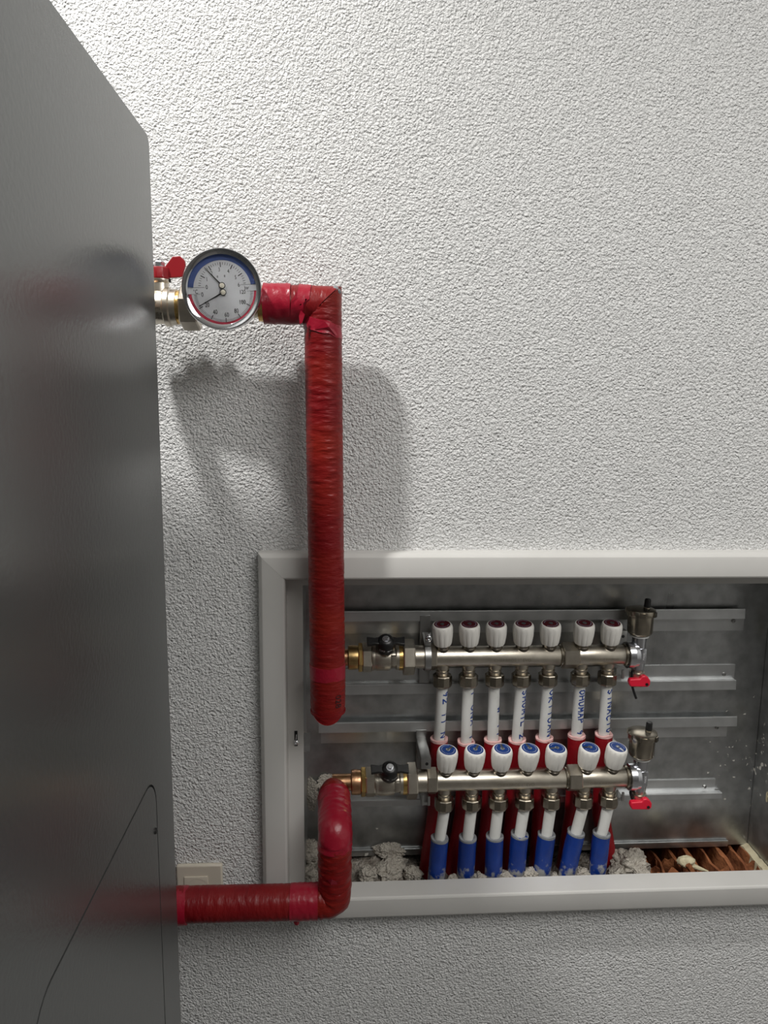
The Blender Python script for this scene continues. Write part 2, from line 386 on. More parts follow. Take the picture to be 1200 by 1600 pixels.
def butterfly_valve(name, label, Y, zc, u, v, right_arrow):
    """u: pixel columns of the pieces along the axis"""
    X = [px(a, v, Y) for a in u]
    t = thing(name, label, 'valve', (X[4], Y, zc))
    b = B(); rev(b, X[0] - .035, [(0, .0155), (.035, .0155)], Y, zc); b.done('pipe_end', 'copper', t)
    b = B(); L = X[1] - X[0]; rev(b, X[0], [(0, .0205), (.0015, .0225), (L * .5, .0228), (L - .001, .0222), (L, .021)], Y, zc); b.done('coupling', 'copper' if right_arrow else 'aged_brass', t)
    b = B(); hexn(b, X[1], X[2], .0265, Y, zc, .2, .001); b.done('adapter_ring', 'brass', t, smooth=25)
    b = B(); hexn(b, X[2], X[3], .0275, Y, zc, PI / 6 * .55); b.done('hex_end', 'nickel', t, smooth=25)
    b = B(); L = X[5] - X[3]
    rev(b, X[3], [(0, .0245), (.003, .0250), (.0035, .0238), (.007, .0238), (.009, .0248), (L * .62, .0248), (L * .68, .0238), (L * .70, .020), (L * .86, .020), (L * .9, .0235), (L, .0235)], Y, zc)
    b.box((X[3] + L * .67, Y - .024, zc - .008), (X[3] + L * .9, Y - .015, zc + .010), .002)
    b.done('body', 'nickel', t)
    b = B(); rev(b, X[5], [(0, .0245), (X[6] - X[5], .0245)], Y, zc); b.done('brass_collar', 'brass', t)
    b = B(); hexn(b, X[6], X[7], .0335, Y, zc, PI / 6 * .4); b.done('union_nut', 'nickel', t, smooth=25)
    b = B(); rev(b, X[7], [(0, .0195), (.001, .0215), (X[8] - X[7], .0215)], Y, zc); b.done('tail', 'nickel', t)
    # stem and butterfly handle, tilted towards the room
    d = V((0, -.62, .785)).normalized(); xm = px(u[9], v, Y); o = V((xm, Y, zc)); e = V((1, 0, 0)); w = d.cross(e)
    b = B(); b.lathe([(.018, .013), (.038, .012)], o, d, 20); b.done('stem', 'nickel_dark', t); o = o + d * .008 + V((0, 0, .002))
    b = B(); b.lathe([(.021, .012), (.0225, .0178), (.024, .0182), (.042, .0160), (.0475, .0130), (.050, .0085)], o, d, 28)
    for s in (-1, 1):
        b.prism([(s * .006, -.0085), (s * .020, -.006), (s * .034, -.0085), (s * .0345, .0085), (s * .020, .0065), (s * .006, .010)], o + d * .037, e, w, d * .008)
    h = b.done('handle', 'black', t, smooth=35, bev=.0012)
    b = B(); b.lathe([(.049, .0068), (.0505, .0068)], o, d, 18); b.lathe([(.0505, .0052), (.0535, .0050), (.0545, .004)], o, d, 6); b.done('handle_nut', 'satin_chrome', h, smooth=30)
    # lettering and arrow on the front of the hub
    b = B(); rr = .0172
    def onhub(x, y):
        a = x / rr; return o + d * (.0345 + y) + (-w * math.cos(a) * (1 if w.dot(V((0, 1, 0))) > 0 else -1) + e * math.sin(a)) * (rr - (y * .08) + .0003)
    if right_arrow:
        wrap_text(b, 'NO', .0068, lambda x, y: onhub(x + .0085, y), .0014); bx = -.006; sg = 1
    else:
        wrap_text(b, 'OFF', .0068, lambda x, y: onhub(x - .0075, y), .0014); bx = .0065; sg = -1
    ar = [(-.005, -.0005), (.001, -.0005), (.001, -.002), (.005, 0), (.001, .002), (.001, .0005), (-.005, .0005)]
    b.add([onhub(bx + sg * x, y) for x, y in ar], [[1, 2, 3, 4, 5], [0, 1, 5, 6]])
    b.done('handle_print', 'white_print', h, smooth=0)
    # cast lettering on the body
    b = B()
    fn = lambda x, y: V((xm + .004 + x, Y - .0251 * math.cos(-.22 + y / .025), zc + .0251 * math.sin(-.22 + y / .025)))
    wrap_text(b, 'DN25', .008, fn); b.done('cast_lettering', 'cast_metal', t, smooth=0); b = B()
    fn2 = lambda x, y: V((xm - .0125 - y, Y - .0251 * math.cos(-.45 - x / .025), zc + .0251 * math.sin(-.45 - x / .025)))
    bm = font_bm('ITALY', .006, 0)
    for vv in bm.verts: vv.co = fn2(vv.co.x, vv.co.y)
    b.bm(bm); b.done('cast_lettering', 'cast_metal', t, smooth=0)
    return t

UY, LYM = 1.267, 1.230                      # depth of the two manifold bars
UZ = .9315; LZ = .7030
butterfly_valve('ball_valve', 'nickel ball valve with black butterfly handle reading OFF on the upper manifold', UY, UZ,
                [543.5, 560, 566, 581, 596, 623, 629, 647, 664, 601], 1028, False)
butterfly_valve('ball_valve', 'nickel ball valve with black butterfly handle on the copper end of the lower manifold', LYM, LZ,
                [548.5, 564, 571, 586, 600, 629, 635, 651, 666, 607], 1220, True)

# ------------------------------------------------------------------ manifolds
def make_knob(t, p, cap, ang, ring, KT):
    b = B(); n = 48; vs = []; fs = []
    pr = [(0, .0125), (.0008, .0160), (.004, .0172), (.018, .0191), (.028, .0196), (.034, .0196), (.0385, .0186), (.0405, .0170), (.0408, .0152)]
    d = KT; u = V((1, 0, 0)); u = (u - d * d.x).normalized(); w = d.cross(u)
    for j, (tt, r) in enumerate(pr):
        for i in range(n):
            a = 2 * PI * i / n; g = 0
            if 1 <= j <= 5 and i % 4 == 0: g = -.0009
            vs.append(p + d * tt + (u * math.cos(a) + w * math.sin(a)) * (r + g))
    m = len(pr)
    for j in range(m - 1):
        for i in range(n): k = (i + 1) % n; fs.append([j * n + i, j * n + k, (j + 1) * n + k, (j + 1) * n + i])
    fs += [list(range(n))[::-1], [(m - 1) * n + i for i in range(n)]]
    k = b.add(vs, fs).done('knob', 'knob', t, smooth=32)
    cb = B().lathe([(.0395, .0151), (.0413, .0151)], p, d, 32).done('cap', cap, k)
    # printed ring of small marks, the silver pointer slot and screw
    b = B()
    for i in range(22):
        a = 2 * PI * i / 22
        if abs((a - ang + PI) % (2 * PI) - PI) < .5: continue
        c = p + d * .0415 + (u * math.cos(a) + w * math.sin(a)) * .0118
        tx = (-u * math.sin(a) + w * math.cos(a)); rd = (u * math.cos(a) + w * math.sin(a)); L = .0008 + .0006 * R_.random()
        b.add([c - tx * L - rd * .0006, c + tx * L - rd * .0006, c + tx * L + rd * .0006, c - tx * L + rd * .0006], [[0, 1, 2, 3]])
    b.done('cap_print', 'cap_print', k, smooth=0)
    b = B(); e = u * math.cos(ang) + w * math.sin(ang); f = d.cross(e)
    b.lathe([(.0405, .0042), (.0418, .0042), (.0422, .003)], p, d, 16)
    if ring:
        q = p + d * .0414
        b.add([q + e * .003 - f * .0021, q + e * .0142 - f * .0021, q + e * .0142 + f * .0021, q + e * .003 + f * .0021], [[0, 1, 2, 3]])
    b.done('pointer', 'satin_chrome', k, smooth=30)

def manifold(name, label, Y, zc, xh0, xs, xkn, xnt, xc0, xc1, xe, cap, angs, ring):
    t = thing(name, label, 'manifold', ((xh0 + xe) / 2, Y, zc))
    RB = .0193
    b = B(); hexn(b, xh0, xs, .0255, Y, zc, PI / 6 * .75, .0015); b.done('hex_end', 'nickel', t, smooth=25)
    b = B(); rev(b, xs - .002, [(0, RB), (xc0 - xs, RB), (xc0 - xs + .0015, RB - .0012), (xc0 - xs + .002, RB - .004)], Y, zc, 40)
    b.done('bar', 'nickel', t)
    b = B(); rev(b, xc0 - .0005, [(0, .0205), (.0025, .0212), (.0035, .0190), (.005, .019)], Y, zc, 40); b.done('joint_ring', 'nickel_dark', t)
    b = B(); hexn(b, xc0 + .004, xc1, .0255, Y, zc, PI / 6 * .75, .0015); b.done('coupling_hex', 'nickel', t, smooth=25)
    b = B(); rev(b, xc1 - .002, [(0, RB), (xe - xc1, RB), (xe - xc1 + .0015, RB - .0012), (xe - xc1 + .002, RB - .004)], Y, zc, 40); b.done('bar', 'nickel', t)
    b = B(); rev(b, xe - .0005, [(0, .0205), (.003, .0215), (.004, .019), (.006, .019)], Y, zc, 40); b.done('joint_ring', 'nickel_dark', t)
    b = B(); a0 = -.10
    def fn(xo): return lambda x, y: V((xo + x, Y - (RB + .0003) * math.cos(a0 + y / RB), zc + (RB + .0003) * math.sin(a0 + y / RB)))
    wrap_text(b, 'CHERBROS 1" EVO', .0085, fn(lerp(xs, xc0, .60)))
    b.done('cast_lettering', 'cast_metal', t, smooth=0); b = B()
    wrap_text(b, 'CHEM BLAUE INTERGAS', .0055, fn(lerp(xc1, xe, .50)))
    b.done('cast_lettering', 'cast_metal', t, smooth=0)
    for x, kx, an in zip(xnt, xkn, angs):
        o = V((x, Y, zc)); KT = V(((kx - x) / .052, -.17, 1)).normalized()
        B().lathe([(.006, .0128), (.0205, .0128), (.021, .0122), (.0268, .0140)], o, KT, 24).done('knob_stem', 'stem_metal', t)
        make_knob(t, o + KT * .0265, cap, an, ring, KT)
        B().lathe([(.010, .0135), (.0225, .0128), (.024, .0105), (.0262, .0105), (.0265, .0125), (.031, .0125), (.032, .0118), (.036, .0118)], o, (0, 0, -1), 28).done('outlet', 'nickel', t)
        b = B(); b.lathe([(.0345, .0125), (.0355, .0172), (.0370, .0184), (.0545, .0184), (.0575, .0168), (.058, .0118)], o, (0, 0, -1), 10, R_.random() * .5)
        b.done('compression_nut', 'nickel_dark', t, smooth=22)
    return t
nu = [at(u, 1066, UY).x for u in (691, 731.5, 772.5, 814, 855.5, 906, 948)]
nl = [at(u, 1256, LYM).x for u in (694, 736.5, 778.5, 819, 860.5, 910.5, 950)]
ku = [at(u, 990, UY).x for u in (690, 732, 773.5, 815.5, 857.5, 909.5, 952)]
kl = [at(u, 1185, LYM).x for u in (697.5, 740, 782, 824, 866, 917, 959)]
manifold('heating_manifold', 'upper nickel heating manifold with seven white dark-red-capped knobs', UY, UZ,
         px(664, 1026, UY), px(681, 1026, UY), ku, nu, px(874, 1026, UY), px(901, 1026, UY), px(974, 1024, UY), 'cap_red', [0.4, 2.5, 1.1, .1, 3.4, .6, 5.2], False)
manifold('heating_manifold', 'lower nickel heating manifold with seven white blue-capped knobs', LYM, LZ,
         px(666, 1218, LYM), px(682, 1218, LYM), kl, nl, px(882, 1218, LYM), px(905, 1218, LYM), px(976, 1218, LYM), 'cap_blue', [.75, 1.0, 1.57, 1.85, 3.3, 3.2, -1.0], True)

# ------------------------------------------------------------------ air vents with drain taps at the manifold ends
def air_vent(name, label, Y, zc, x0, cord):
    t = thing(name, label, 'air vent', (x0 + .03, Y, zc))
    b = B(); rev(b, x0, [(0, .022), (.001, .0255), (.012, .0255), (.0125, .0245), (.020, .0235), (.024, .018)], Y, zc, 36); b.done('collar', 'satin_chrome', t)
    ax = x0 + .0245
    b = B(); b.lathe([(-.0285, .0105), (-.0275, .0125), (-.018, .0135), (.024, .0128), (.032, .0135), (.036, .0135)], (ax, Y, zc), (0, 0, 1), 28)
    b.box((ax - .006, Y - .0145, zc - .014), (ax + .010, Y - .008, zc + .016), .002); b.done('end_piece', 'satin_chrome', t)
    b = B()
    for k, s in enumerate(('ITALY', 'MADE')):
        bm = font_bm(s, .0052)
        for v in bm.verts: v.co = V((ax - .001 + k * .006 - v.co.y, Y - .0148, zc + .001 + v.co.x))
        b.bm(bm)
    b.done('cast_lettering', 'white_print', t, smooth=0)
    B().lathe([(.0355, .0135), (.037, .0172), (.0392, .0172), (.0395, .013)], (ax, Y, zc), (0, 0, 1), 28).done('gasket', 'gasket', t)
    o = V((ax, Y, zc + .0385))
    bt = B().lathe([(0, .012), (.001, .0165), (.004, .021), (.008, .0232), (.040, .0238), (.041, .0262), (.044, .0268), (.050, .0268), (.0515, .0262), (.0525, .0235), (.0545, .012), (.055, .004)], o, (0, 0, 1), 40)
    bt = bt.done('float_chamber', 'nickel_dark', t)
    b = B()
    for i in range(6):
        a = i * PI / 3 + .25; c = o + V((math.cos(a) * .0268, math.sin(a) * .0268, .046)); e = V((-math.sin(a), math.cos(a), 0)); r = V((math.cos(a), math.sin(a), 0))
        b.prism([(-.005, -.005), (.005, -.005), (.0045, .004), (-.0045, .004)], c - r * .002, e, (0, 0, 1), r * .004)
    b.done('lug', 'nickel_dark', bt, smooth=20)
    c = o + V((.010, -.002, .0535))
    B().lathe([(0, .0062), (.002, .0062), (.0025, .005)], c, (.05, 0, 1), 20).done('valve_seat', 'nickel', bt)
    B().lathe([(.0022, .0052), (.003, .0062), (.016, .0058), (.018, .0048), (.0185, .002)], c, (.05, 0, 1), 20).done('dust_cap', 'black', bt)
    B().lathe([(.0285, .0115), (.033, .0115), (.034, .0145), (.046, .0145), (.047, .0125), (.060, .0125), (.062, .011)], (ax, Y, zc), (0, 0, -1), 24).done('drain_cock', 'nickel', t)
    # red tap handle: flat paddle with a rounded boss
    b = B()
    pl = [(-.024, -.0035), (-.021, -.0115), (.013, -.0125), (.017, -.008), (.017, .000), (.012, .0075), (.006, .0105), (.0005, .0095), (-.003, .004), (-.0225, .0035)]
    z = zc - .0445
    b.prism(pl, (ax + .001, Y - .0215, z), (1, 0, 0), (0, .0, 1), (0, .0115, 0))
    h = b.done('tap_handle', 'tap_red', t, smooth=30, bev=.002)
    B().lathe([(-.001, .0028), (.0012, .0028), (.0012, .001)], (ax + .011, Y - .0215, z - .0065), (0, -1, 0), 14).done('handle_screw', 'black', h)
    if cord:
        B().tube(bend([(ax - .012, Y - .006, zc - .030), (ax - .0135, Y - .010, zc - .055), (ax - .008, Y - .012, zc - .072), (ax - .0035, Y - .012, zc - .083)], .008, 4), .0024, 10).done('cap_strap', 'black', t)
    else:
        B().tube(bend([(ax - .016, Y - .002, zc - .024), (ax - .017, Y - .004, zc - .034), (ax - .013, Y - .006, zc - .042)], .004, 4), .0030, 10).done('cap_strap', 'black', t)
air_vent('air_vent', 'dull nickel air vent bottle with black cap and red tap on the upper manifold end', UY, UZ, px(977.5, 1024, UY), True)
air_vent('air_vent', 'shiny-topped nickel air vent bottle with red tap on the lower manifold end', LYM, LZ, px(979.5, 1218, LYM), False)

# ------------------------------------------------------------------ brackets that hold the manifolds on the rails
def bracket(label, Y, zc, x, zt, zb, full):
    t = thing('manifold_bracket', label, 'bracket', (x, BK - .02, zc))
    yb = BK - .0165
    B().box((x - .010, yb - .002, zb), (x + .010, yb, zt), .0006).done('back_plate', 'zinc', t)
    b = B()
    yf = Y - .027
    if full:
        ring = [(x, yb - .002, zc + .036)]
        for k in range(11):
            a = PI / 2 + PI * k / 10; ring.append((x, Y + math.cos(a) * .027, zc + math.sin(a) * .027))
        ring.append((x, yb - .002, zc - .034))
        pts = [V(p) for p in ring]; vs = []; fs = []
        for p in pts: vs += [p + V((-.0055, 0, 0)), p + V((.0055, 0, 0))]
        ins = [V((p.x, lerp(p.y, Y, .07), lerp(p.z, zc, .07))) for p in pts]
        for p in ins: vs += [p + V((-.0055, 0, 0)), p + V((.0055, 0, 0))]
        n = len(pts)
        for i in range(n - 1):
            fs += [[2 * i, 2 * i + 1, 2 * i + 3, 2 * i + 2], [2 * n + 2 * i, 2 * n + 2 * i + 2, 2 * n + 2 * i + 3, 2 * n + 2 * i + 1],
                   [2 * i, 2 * i + 2, 2 * n + 2 * i + 2, 2 * n + 2 * i], [2 * i + 1, 2 * n + 2 * i + 1, 2 * n + 2 * i + 3, 2 * i + 3]]
        b.add(vs, fs)
        b.box((x - .0055, Y - .014, zc + .026), (x + .0055, Y - .011, zc + .050), .001)
    else:
        b.box((x - .010, Y - .014, zc + .030), (x + .009, yb, zc + .052), .002)
        b.done('strap', 'zinc', t, smooth=30); b = B()
        b.box((x - .007, Y - .010, zc - .044), (x + .009, yb, zc - .038), .001)
        b.box((x - .007, Y - .012, zc - .044), (x - .0025, Y - .009, zc - .022), .0008)
        b.box((x + .0045, Y - .012, zc - .044), (x + .009, Y - .009, zc - .026), .0008)
    s = b.done('strap' if full else 'hook', 'zinc', t, smooth=30)
    c = V((x + .001, Y - .014, zc + .041))
    if full:
        B().lathe([(0, .0065), (.002, .0065), (.004, .0055), (.005, .0035), (.005, .002), (.003, .0016)], c, (0, -1, 0), 20).done('bolt', 'chrome', s)
    else:
        B().lathe([(0, .003), (.0006, .003), (.0006, .001)], c, (0, -1, 0), 14).done('bolt_hole', 'gap', s)
bracket('zinc clamp bracket with bright bolt holding the left end of the upper manifold', UY, UZ, px(667, 1028, UY), zr[0] + .010, zr[1] + .006, True)
bracket('zinc hook bracket beside the union nut of the lower manifold', LYM, LZ, px(664, 1220, LYM), zr[2] + .002, zr[3] + .006, False)
bracket('zinc bracket mostly hidden behind the right end of the upper manifold', UY, UZ, px(966, 1024, UY), zr[0] - .014, zr[1] - .002, False)
bracket('zinc bracket mostly hidden behind the right end of the lower manifold', LYM, LZ, px(966, 1218, LYM), zr[2] - .002, zr[3] + .006, False)

# ------------------------------------------------------------------ heating pipes
GL = {'A': [[(0, 0), (.5, 1), (1, 0)], [(.2, .4), (.8, .4)]], 'C': [[(1, .85), (.5, 1), (.05, .6), (.1, .2), (.5, 0), (1, .15)]], 'H': [[(0, 0), (0, 1)], [(1, 0), (.9, 1)], [(0, .5), (1, .55)]],
      'I': [[(.5, 0), (.5, 1)]], 'K': [[(0, 0), (0, 1)], [(1, 1), (.05, .45), (1, 0)]], 'L': [[(0, 1), (0, 0), (.9, 0)]], 'M': [[(0, 0), (.1, 1), (.5, .3), (.9, 1), (1, 0)]],
      'N': [[(0, 0), (0, 1), (.95, 0), (1, 1)]], 'O': [[(.5, 1), (.05, .7), (.1, .2), (.5, 0), (.95, .3), (.9, .8), (.5, 1)]], 'P': [[(0, 0), (.1, 1), (.8, .95), (.9, .6), (.1, .45)]],
      'R': [[(0, 0), (.1, 1), (.8, .95), (.85, .6), (.1, .5), (.95, 0)]], 'S': [[(.95, .85), (.5, 1), (.1, .75), (.85, .3), (.5, 0), (.05, .15)]], 'T': [[(0, 1), (1, 1)], [(.5, 1), (.5, 0)]],
      'U': [[(0, 1), (.1, .15), (.5, 0), (.9, .2), (1, 1)]], 'W': [[(0, 1), (.25, 0), (.5, .7), (.75, 0), (1, 1)]], 'Y': [[(0, 1), (.5, .5), (1, 1)], [(.5, .5), (.4, 0)]],
      '0': [[(.5, 1), (.1, .6), (.2, .1), (.6, 0), (.9, .5), (.5, 1)]], '1': [[(.2, .7), (.6, 1), (.5, 0)]], '2': [[(.05, .8), (.5, 1), (.9, .7), (.05, 0), (1, .05)]],
      '9': [[(.9, .6), (.4, .5), (.15, .8), (.6, 1), (.9, .7), (.6, 0)]], '-': [[(.1, .5), (.9, .5)]], ' ': [], 'i': [[(.5, 0), (.5, .6)], [(.5, .85), (.5, .98)]]}
def marker(b, text, h, adv, fn, wd):
    x = 0
    for ch in text:
        jy = R_.uniform(-.08, .08)
        for st in GL.get(ch, []):
            pts = fine([V((x + px_ * adv * .68, (py_ + jy) * h, 0)) for px_, py_ in st], .0009)
            for i in range(len(pts) - 1):
                d = (pts[i + 1] - pts[i])
                if d.length < 1e-7: continue
                d.normalize(); nn = V((-d.y, d.x, 0)) * wd / 2; a = pts[i] - d * wd * .25; c = pts[i + 1] + d * wd * .25
                b.add([fn(*(q)[:2]) for q in (a + nn, a - nn, c - nn, c + nn)], [[0, 1, 2, 3]])
        x += adv
ordn = ['first', 'second', 'third', 'fourth', 'fifth', 'sixth', 'seventh']
PR = .0106
def sleeve(t, pts, r, m, foam, rag=.002):
    n = 28; ph = R_.random() * 9
    pts = fine(pts, .012)
    s = B().tube(pts, r, n, True, lambda i, a: .0006 * noise.noise(V((i * .6 + ph, math.cos(a) * 1.5, math.sin(a) * 1.5)))).done('sleeve', m, t)
    # ragged cut foam rim at the top
    d = (pts[0] - pts[1]).normalized(); u, w, _ = frame_of(d); vs = []; fs = []
    for j, (rr, h) in enumerate(((r + .0004, -.0015), (r + .0002, .0008), (PR + .001, .0004), (PR, -.006))):
        for k in range(n):
            a = 2 * PI * k / n; f = rag * (noise.noise(V((math.cos(a) * 1.3 + ph, math.sin(a) * 1.3, ph))) + .4) if j in (1, 2) else 0
            vs.append(pts[0] + d * (h + f) + (u * math.cos(a) + w * math.sin(a)) * rr)
    for j in range(3):
        for k in range(n): q = (k + 1) % n; fs.append([j * n + k, j * n + q, (j + 1) * n + q, (j + 1) * n + k])
    B().add(vs, fs).done('foam_rim', foam, s)
    return s
words = ['92 iI N', 'I ONA I', '- W IY', 'SHOMIL 2', 'OKITUAN', 'OHUMAP 9', 'SiNACI0']
tilt = [.55, .95, 1.12, .66, .62, .22, .50]       # how far the writing is turned round to the right
rim_u = [(686, 1155), (728.5, 1159), (770, 1156), (808, 1156), (850.5, 1153), (901, 1149), (943.5, 1147)]
foot = [(666, 1372), (705, 1372), (752, 1370), (792, 1368), (838, 1366), (880, 1366), (955, 1366)]
for i in range(7):
    top = V((nu[i], UY, UZ - .052)); rim = at(*rim_u[i], 1.281); mid = at(rim_u[i][0] - 3, 1230, 1.287); ft = at(*foot[i], 1.292)
    t = thing('heating_pipe', 'white pipe with blue handwriting in a red sleeve, %s from left under upper manifold' % ordn[i], 'pipe', ft)
    B().tube([top, top + V((0, 0, -.012)), rim, rim + (rim - top).normalized() * .02], PR, 24).done('pipe', 'pex', t)
    sleeve(t, [rim, mid, at((mid.x and rim_u[i][0]) - 5, 1270, 1.289), ft], .0168, 'film_dark', 'foam_pink', .004)
    d = (rim - (top + V((0, 0, -.012)))); L = d.length; d.normalize(); side = V((1, 0, 0)); side = (side - d * d.dot(side)).normalized(); fr = d.cross(side)
    if fr.y > 0: fr = -fr
    st = top + V((0, 0, -.012))
    def fn(x, y, st=st, d=d, side=side, fr=fr, a0=tilt[i]):
        a = a0 + y / PR; return st + d * x + (fr * math.cos(a) + side * math.sin(a)) * (PR + .0003)
    b = B(); marker(b, words[i], .0115, (L - .006) / len(words[i]), lambda x, y: fn(x + .001, y - .005), .0024)
    b.done('marker_writing', 'ink', t, smooth=0)
bt = [(687, 1310), (731, 1309), (773, 1307), (812, 1304), (854, 1304), (900, 1301), (940, 1302)]
bf = [(680, 1388), (726, 1384), (770, 1380), (805, 1378), (844, 1380), (881, 1384), (930, 1384)]
for i in range(7):
    top = V((nl[i], LYM, LZ - .052)); rim = at(*bt[i], LYM + .002); ft = at(*bf[i], LYM + .004)
    t = thing('heating_pipe', 'white pipe in a dusty blue sleeve, %s from left under lower manifold' % ordn[i], 'pipe', ft)
    B().tube([top, top + V((0, 0, -.012)), rim, rim + (rim - top).normalized() * .015], PR, 24).done('pipe', 'pex', t)
    sleeve(t, [rim, ft], .0166, 'blue', 'foam_grey', .003)

# ------------------------------------------------------------------ insulated supply pipe with thermometer gauge
PY = 1.12; SR = .0288
ct = V((-.0295, PY, 1.5470)); cbm = V((-.0215, PY, .9125))
sup = thing('insulated_pipe', 'red-wrapped supply pipe running down from the round gauge into the cabinet top', 'pipe', cbm)
ph = 3.1
def wrinkle(amp, fx, ax):
    def f(i, a): return amp * (noise.noise(V((i * fx, math.cos(a) * ax, math.sin(a) * ax))) + .6 * noise.noise(V((i * fx * 2.3, math.cos(a) * ax * 1.7 + 5, math.sin(a) * ax))))
    return f
# mitred elbow: the horizontal and the vertical sleeve end on the same 45 degree plane
def cut_sleeve(name, m, p0, p1, r, step, wob, pre=None, post=None, parent=sup):
    pts = fine([p0, p1], step)
    if pre is not None: pts = [V(pre)] + pts
    if post is not None: pts = pts + [V(post)]
    b = B(); b.tube(pts, r, 40, False, wob)
    n = 40; drop0 = n if pre is not None else 0; k = len(pts)
    ring0, ring1 = (1 if pre is not None else 0), (k - 2 if post is not None else k - 1)
    vs = b.v[ring0 * n:(ring1 + 1) * n]; m_ = ring1 - ring0 + 1; fs = []
    for i in range(m_ - 1):
        for q in range(n): j = (q + 1) % n; fs.append([i * n + q, i * n + j, (i + 1) * n + j, (i + 1) * n + q])
    fs += [list(range(n))[::-1], [(m_ - 1) * n + q for q in range(n)]]
    return B().add(vs, fs).done(name, m, parent)
hx = px(414, 475, PY)
cut_sleeve('sleeve', 'film_h', V((hx, PY, ct.z)), ct + V((-.0006, 0, -.0006)) , SR, .003, wrinkle(.0006, .7, 1.2), None, ct + V((0, 0, -.1)))
cut_sleeve('sleeve', 'film', ct + V((.0006, 0, -.0012)), cbm, SR, .0022, wrinkle(.0007, .55, 1.3), ct + V((-.1, 0, 0)), cbm + V((0, .1, .01)))
cut_sleeve('sleeve', 'film', cbm, V((-.0205, UY - .02, .925)), SR, .004, wrinkle(.0005, .7, 1.2), cbm + V((0, 0, .1)))
# tape wraps
def wrap(p0, p1, r0, r1, parent, m='tape', amp=.0009, fx=.5, ax=1.4, step=.003, skew=None):
    pts = fine([p0, p1], step); n = len(pts)
    b = B(); b.tube(pts, [lerp(r0, r1, i / (n - 1)) for i in range(n)], 40, True, wrinkle(amp, fx, ax))
    if skew:
        d = (V(p1) - V(p0)).normalized()
        for v in b.v: v += d * skew(v)
    return b.done('tape', m, parent)
wrap((hx - .0015, PY, ct.z + .0005), (px(455, 475, PY), PY, ct.z + .0003), .0302, .0306, sup, amp=.0010, ax=2.0)
wrap((px(459, 475, PY), PY, ct.z), (px(478, 475, PY), PY, ct.z), .0302, .0297, sup, amp=.0008, ax=2.0, skew=lambda v: (ct.z - v.z) * -.10 + (.006 if v.z > ct.z else -.002))
def von(v): return ct.lerp(cbm, (ct.z - at(503, v, PY).z) / (ct.z - cbm.z))
wrap(von(503), von(522), .0294, .0298, sup, amp=.0008, fx=.4, ax=2.2, skew=lambda v: .010 * (v.x - ct.x) / .03 + .005 * noise.noise(V((v.x * 60, v.y * 60, 2))))
wrap(von(1036), von(1057), .0293, .0293, sup, amp=.0005)
# a loose tape corner at the mitre, the grey foam showing at the outer corner
B().add([ct + V((-.034, -.0300, -.020)), ct + V((-.031, -.0312, -.012)), ct + V((-.025, -.0318, -.018)), ct + V((-.029, -.0310, -.030)), ct + V((-.033, -.0300, -.032))], [[0, 1, 2], [0, 2, 3, 4]]).done('tape_flap', 'tape', sup, smooth=0)
b = B(); b.add([von(512) + V((-.012, -.0292, -.006)), von(512) + V((.004, -.0325, .006)), von(512) + V((.012, -.0312, .006)), von(512) + V((.010, -.0322, -.002)), von(518) + V((.0285, -.010, -.004)), von(518) + V((.020, -.0235, -.008))], [[0, 1, 3], [1, 2, 3], [0, 3, 5], [3, 4, 5]])
b.done('tape_flap', 'tape', sup, smooth=0)
b = B(); b.lathe([(0, .0075), (.003, .007), (.005, .0045), (.0055, .002)], ct + V((.0215, -.010, .0200)), (.7, -.2, .7), 16); b.done('foam_core', 'foam_grey', sup)
# black print reading downwards
b = B(); zc = von(1087); e = (cbm - ct).normalized()
def pfn(x, y):
    a = .62 + y / SR; return von(1087) + e * x + V((math.sin(a), -math.cos(a), 0)) * (SR + .0012)
wrap_text(b, '028', .015, pfn); b.done('print', 'black_ink', sup, smooth=0)
# wrinkled taped end at the bottom
wrap(von(1108), von(1111), .0291, .0291, sup, 'film', .0004)

# red lever ball valve + tee that carries the gauge
bv = thing('ball_valve', 'nickel ball valve with red wing lever between the boiler and the round gauge', 'valve', (px(262, 480, PY), PY, ct.z))
zz = at(262, 480, PY).z
x = [px(u, 480, PY) for u in (205, 259, 267, 278, 284, 312, 408, 416)]
b = B(); rev(b, x[0], [(0, .022), (.004, .0252), (x[1] - x[0] - .001, .0250), (x[1] - x[0], .0262)], PY, zz, 36); b.done('body', 'nickel', bv)
b = B(); rev(b, x[1], [(0, .0275), (.001, .0285), (x[2] - x[1], .0285), (x[2] - x[1] + .002, .0262), (x[3] - x[2] + x[2] - x[1], .0262)], PY, zz, 36); b.done('collar', 'nickel', bv)
b = B(); rev(b, x[3], [(0, .0245), (x[4] - x[3], .0245)], PY, zz, 36); b.done('thread_ring', 'brass', bv)
b = B()
for k, s in enumerate(('T', 'ENME', 'MADE IN', 'ITALY')):
    a0 = .10 - k * .30
    fn = lambda xx, y, a0=a0: V((px(249.5, 480, PY) + xx, PY - .0256 * math.cos(a0 + y / .0256), zz + .0256 * math.sin(a0 + y / .0256)))
    wrap_text(b, s, .0052, fn)
b.done('cast_lettering', 'nickel_dark', bv, smooth=0)
st = V((px(250, 440, PY), PY, zz))
B().lathe([(.018, .0135), (.034, .0125), (.036, .0140), (.040, .0140)], st, (0, 0, 1), 28).done('stem', 'nickel', bv)
b = B(); b.lathe([(.0395, .0135), (.041, .0150), (.055, .0150), (.057, .0140)], st, (0, 0, 1), 10, .2)
pl = [at(u, v, PY) for u, v in ((254, 424), (258, 416.7), (270, 400.8), (281.7, 400.4), (289.6, 408), (290.4, 415), (285, 433), (266, 434.6), (254, 434))]
b.prism([(p.x, p.z) for p in pl], (0, PY - .002, 0), (1, 0, 0), (0, 0, 1), (0, .004, 0))
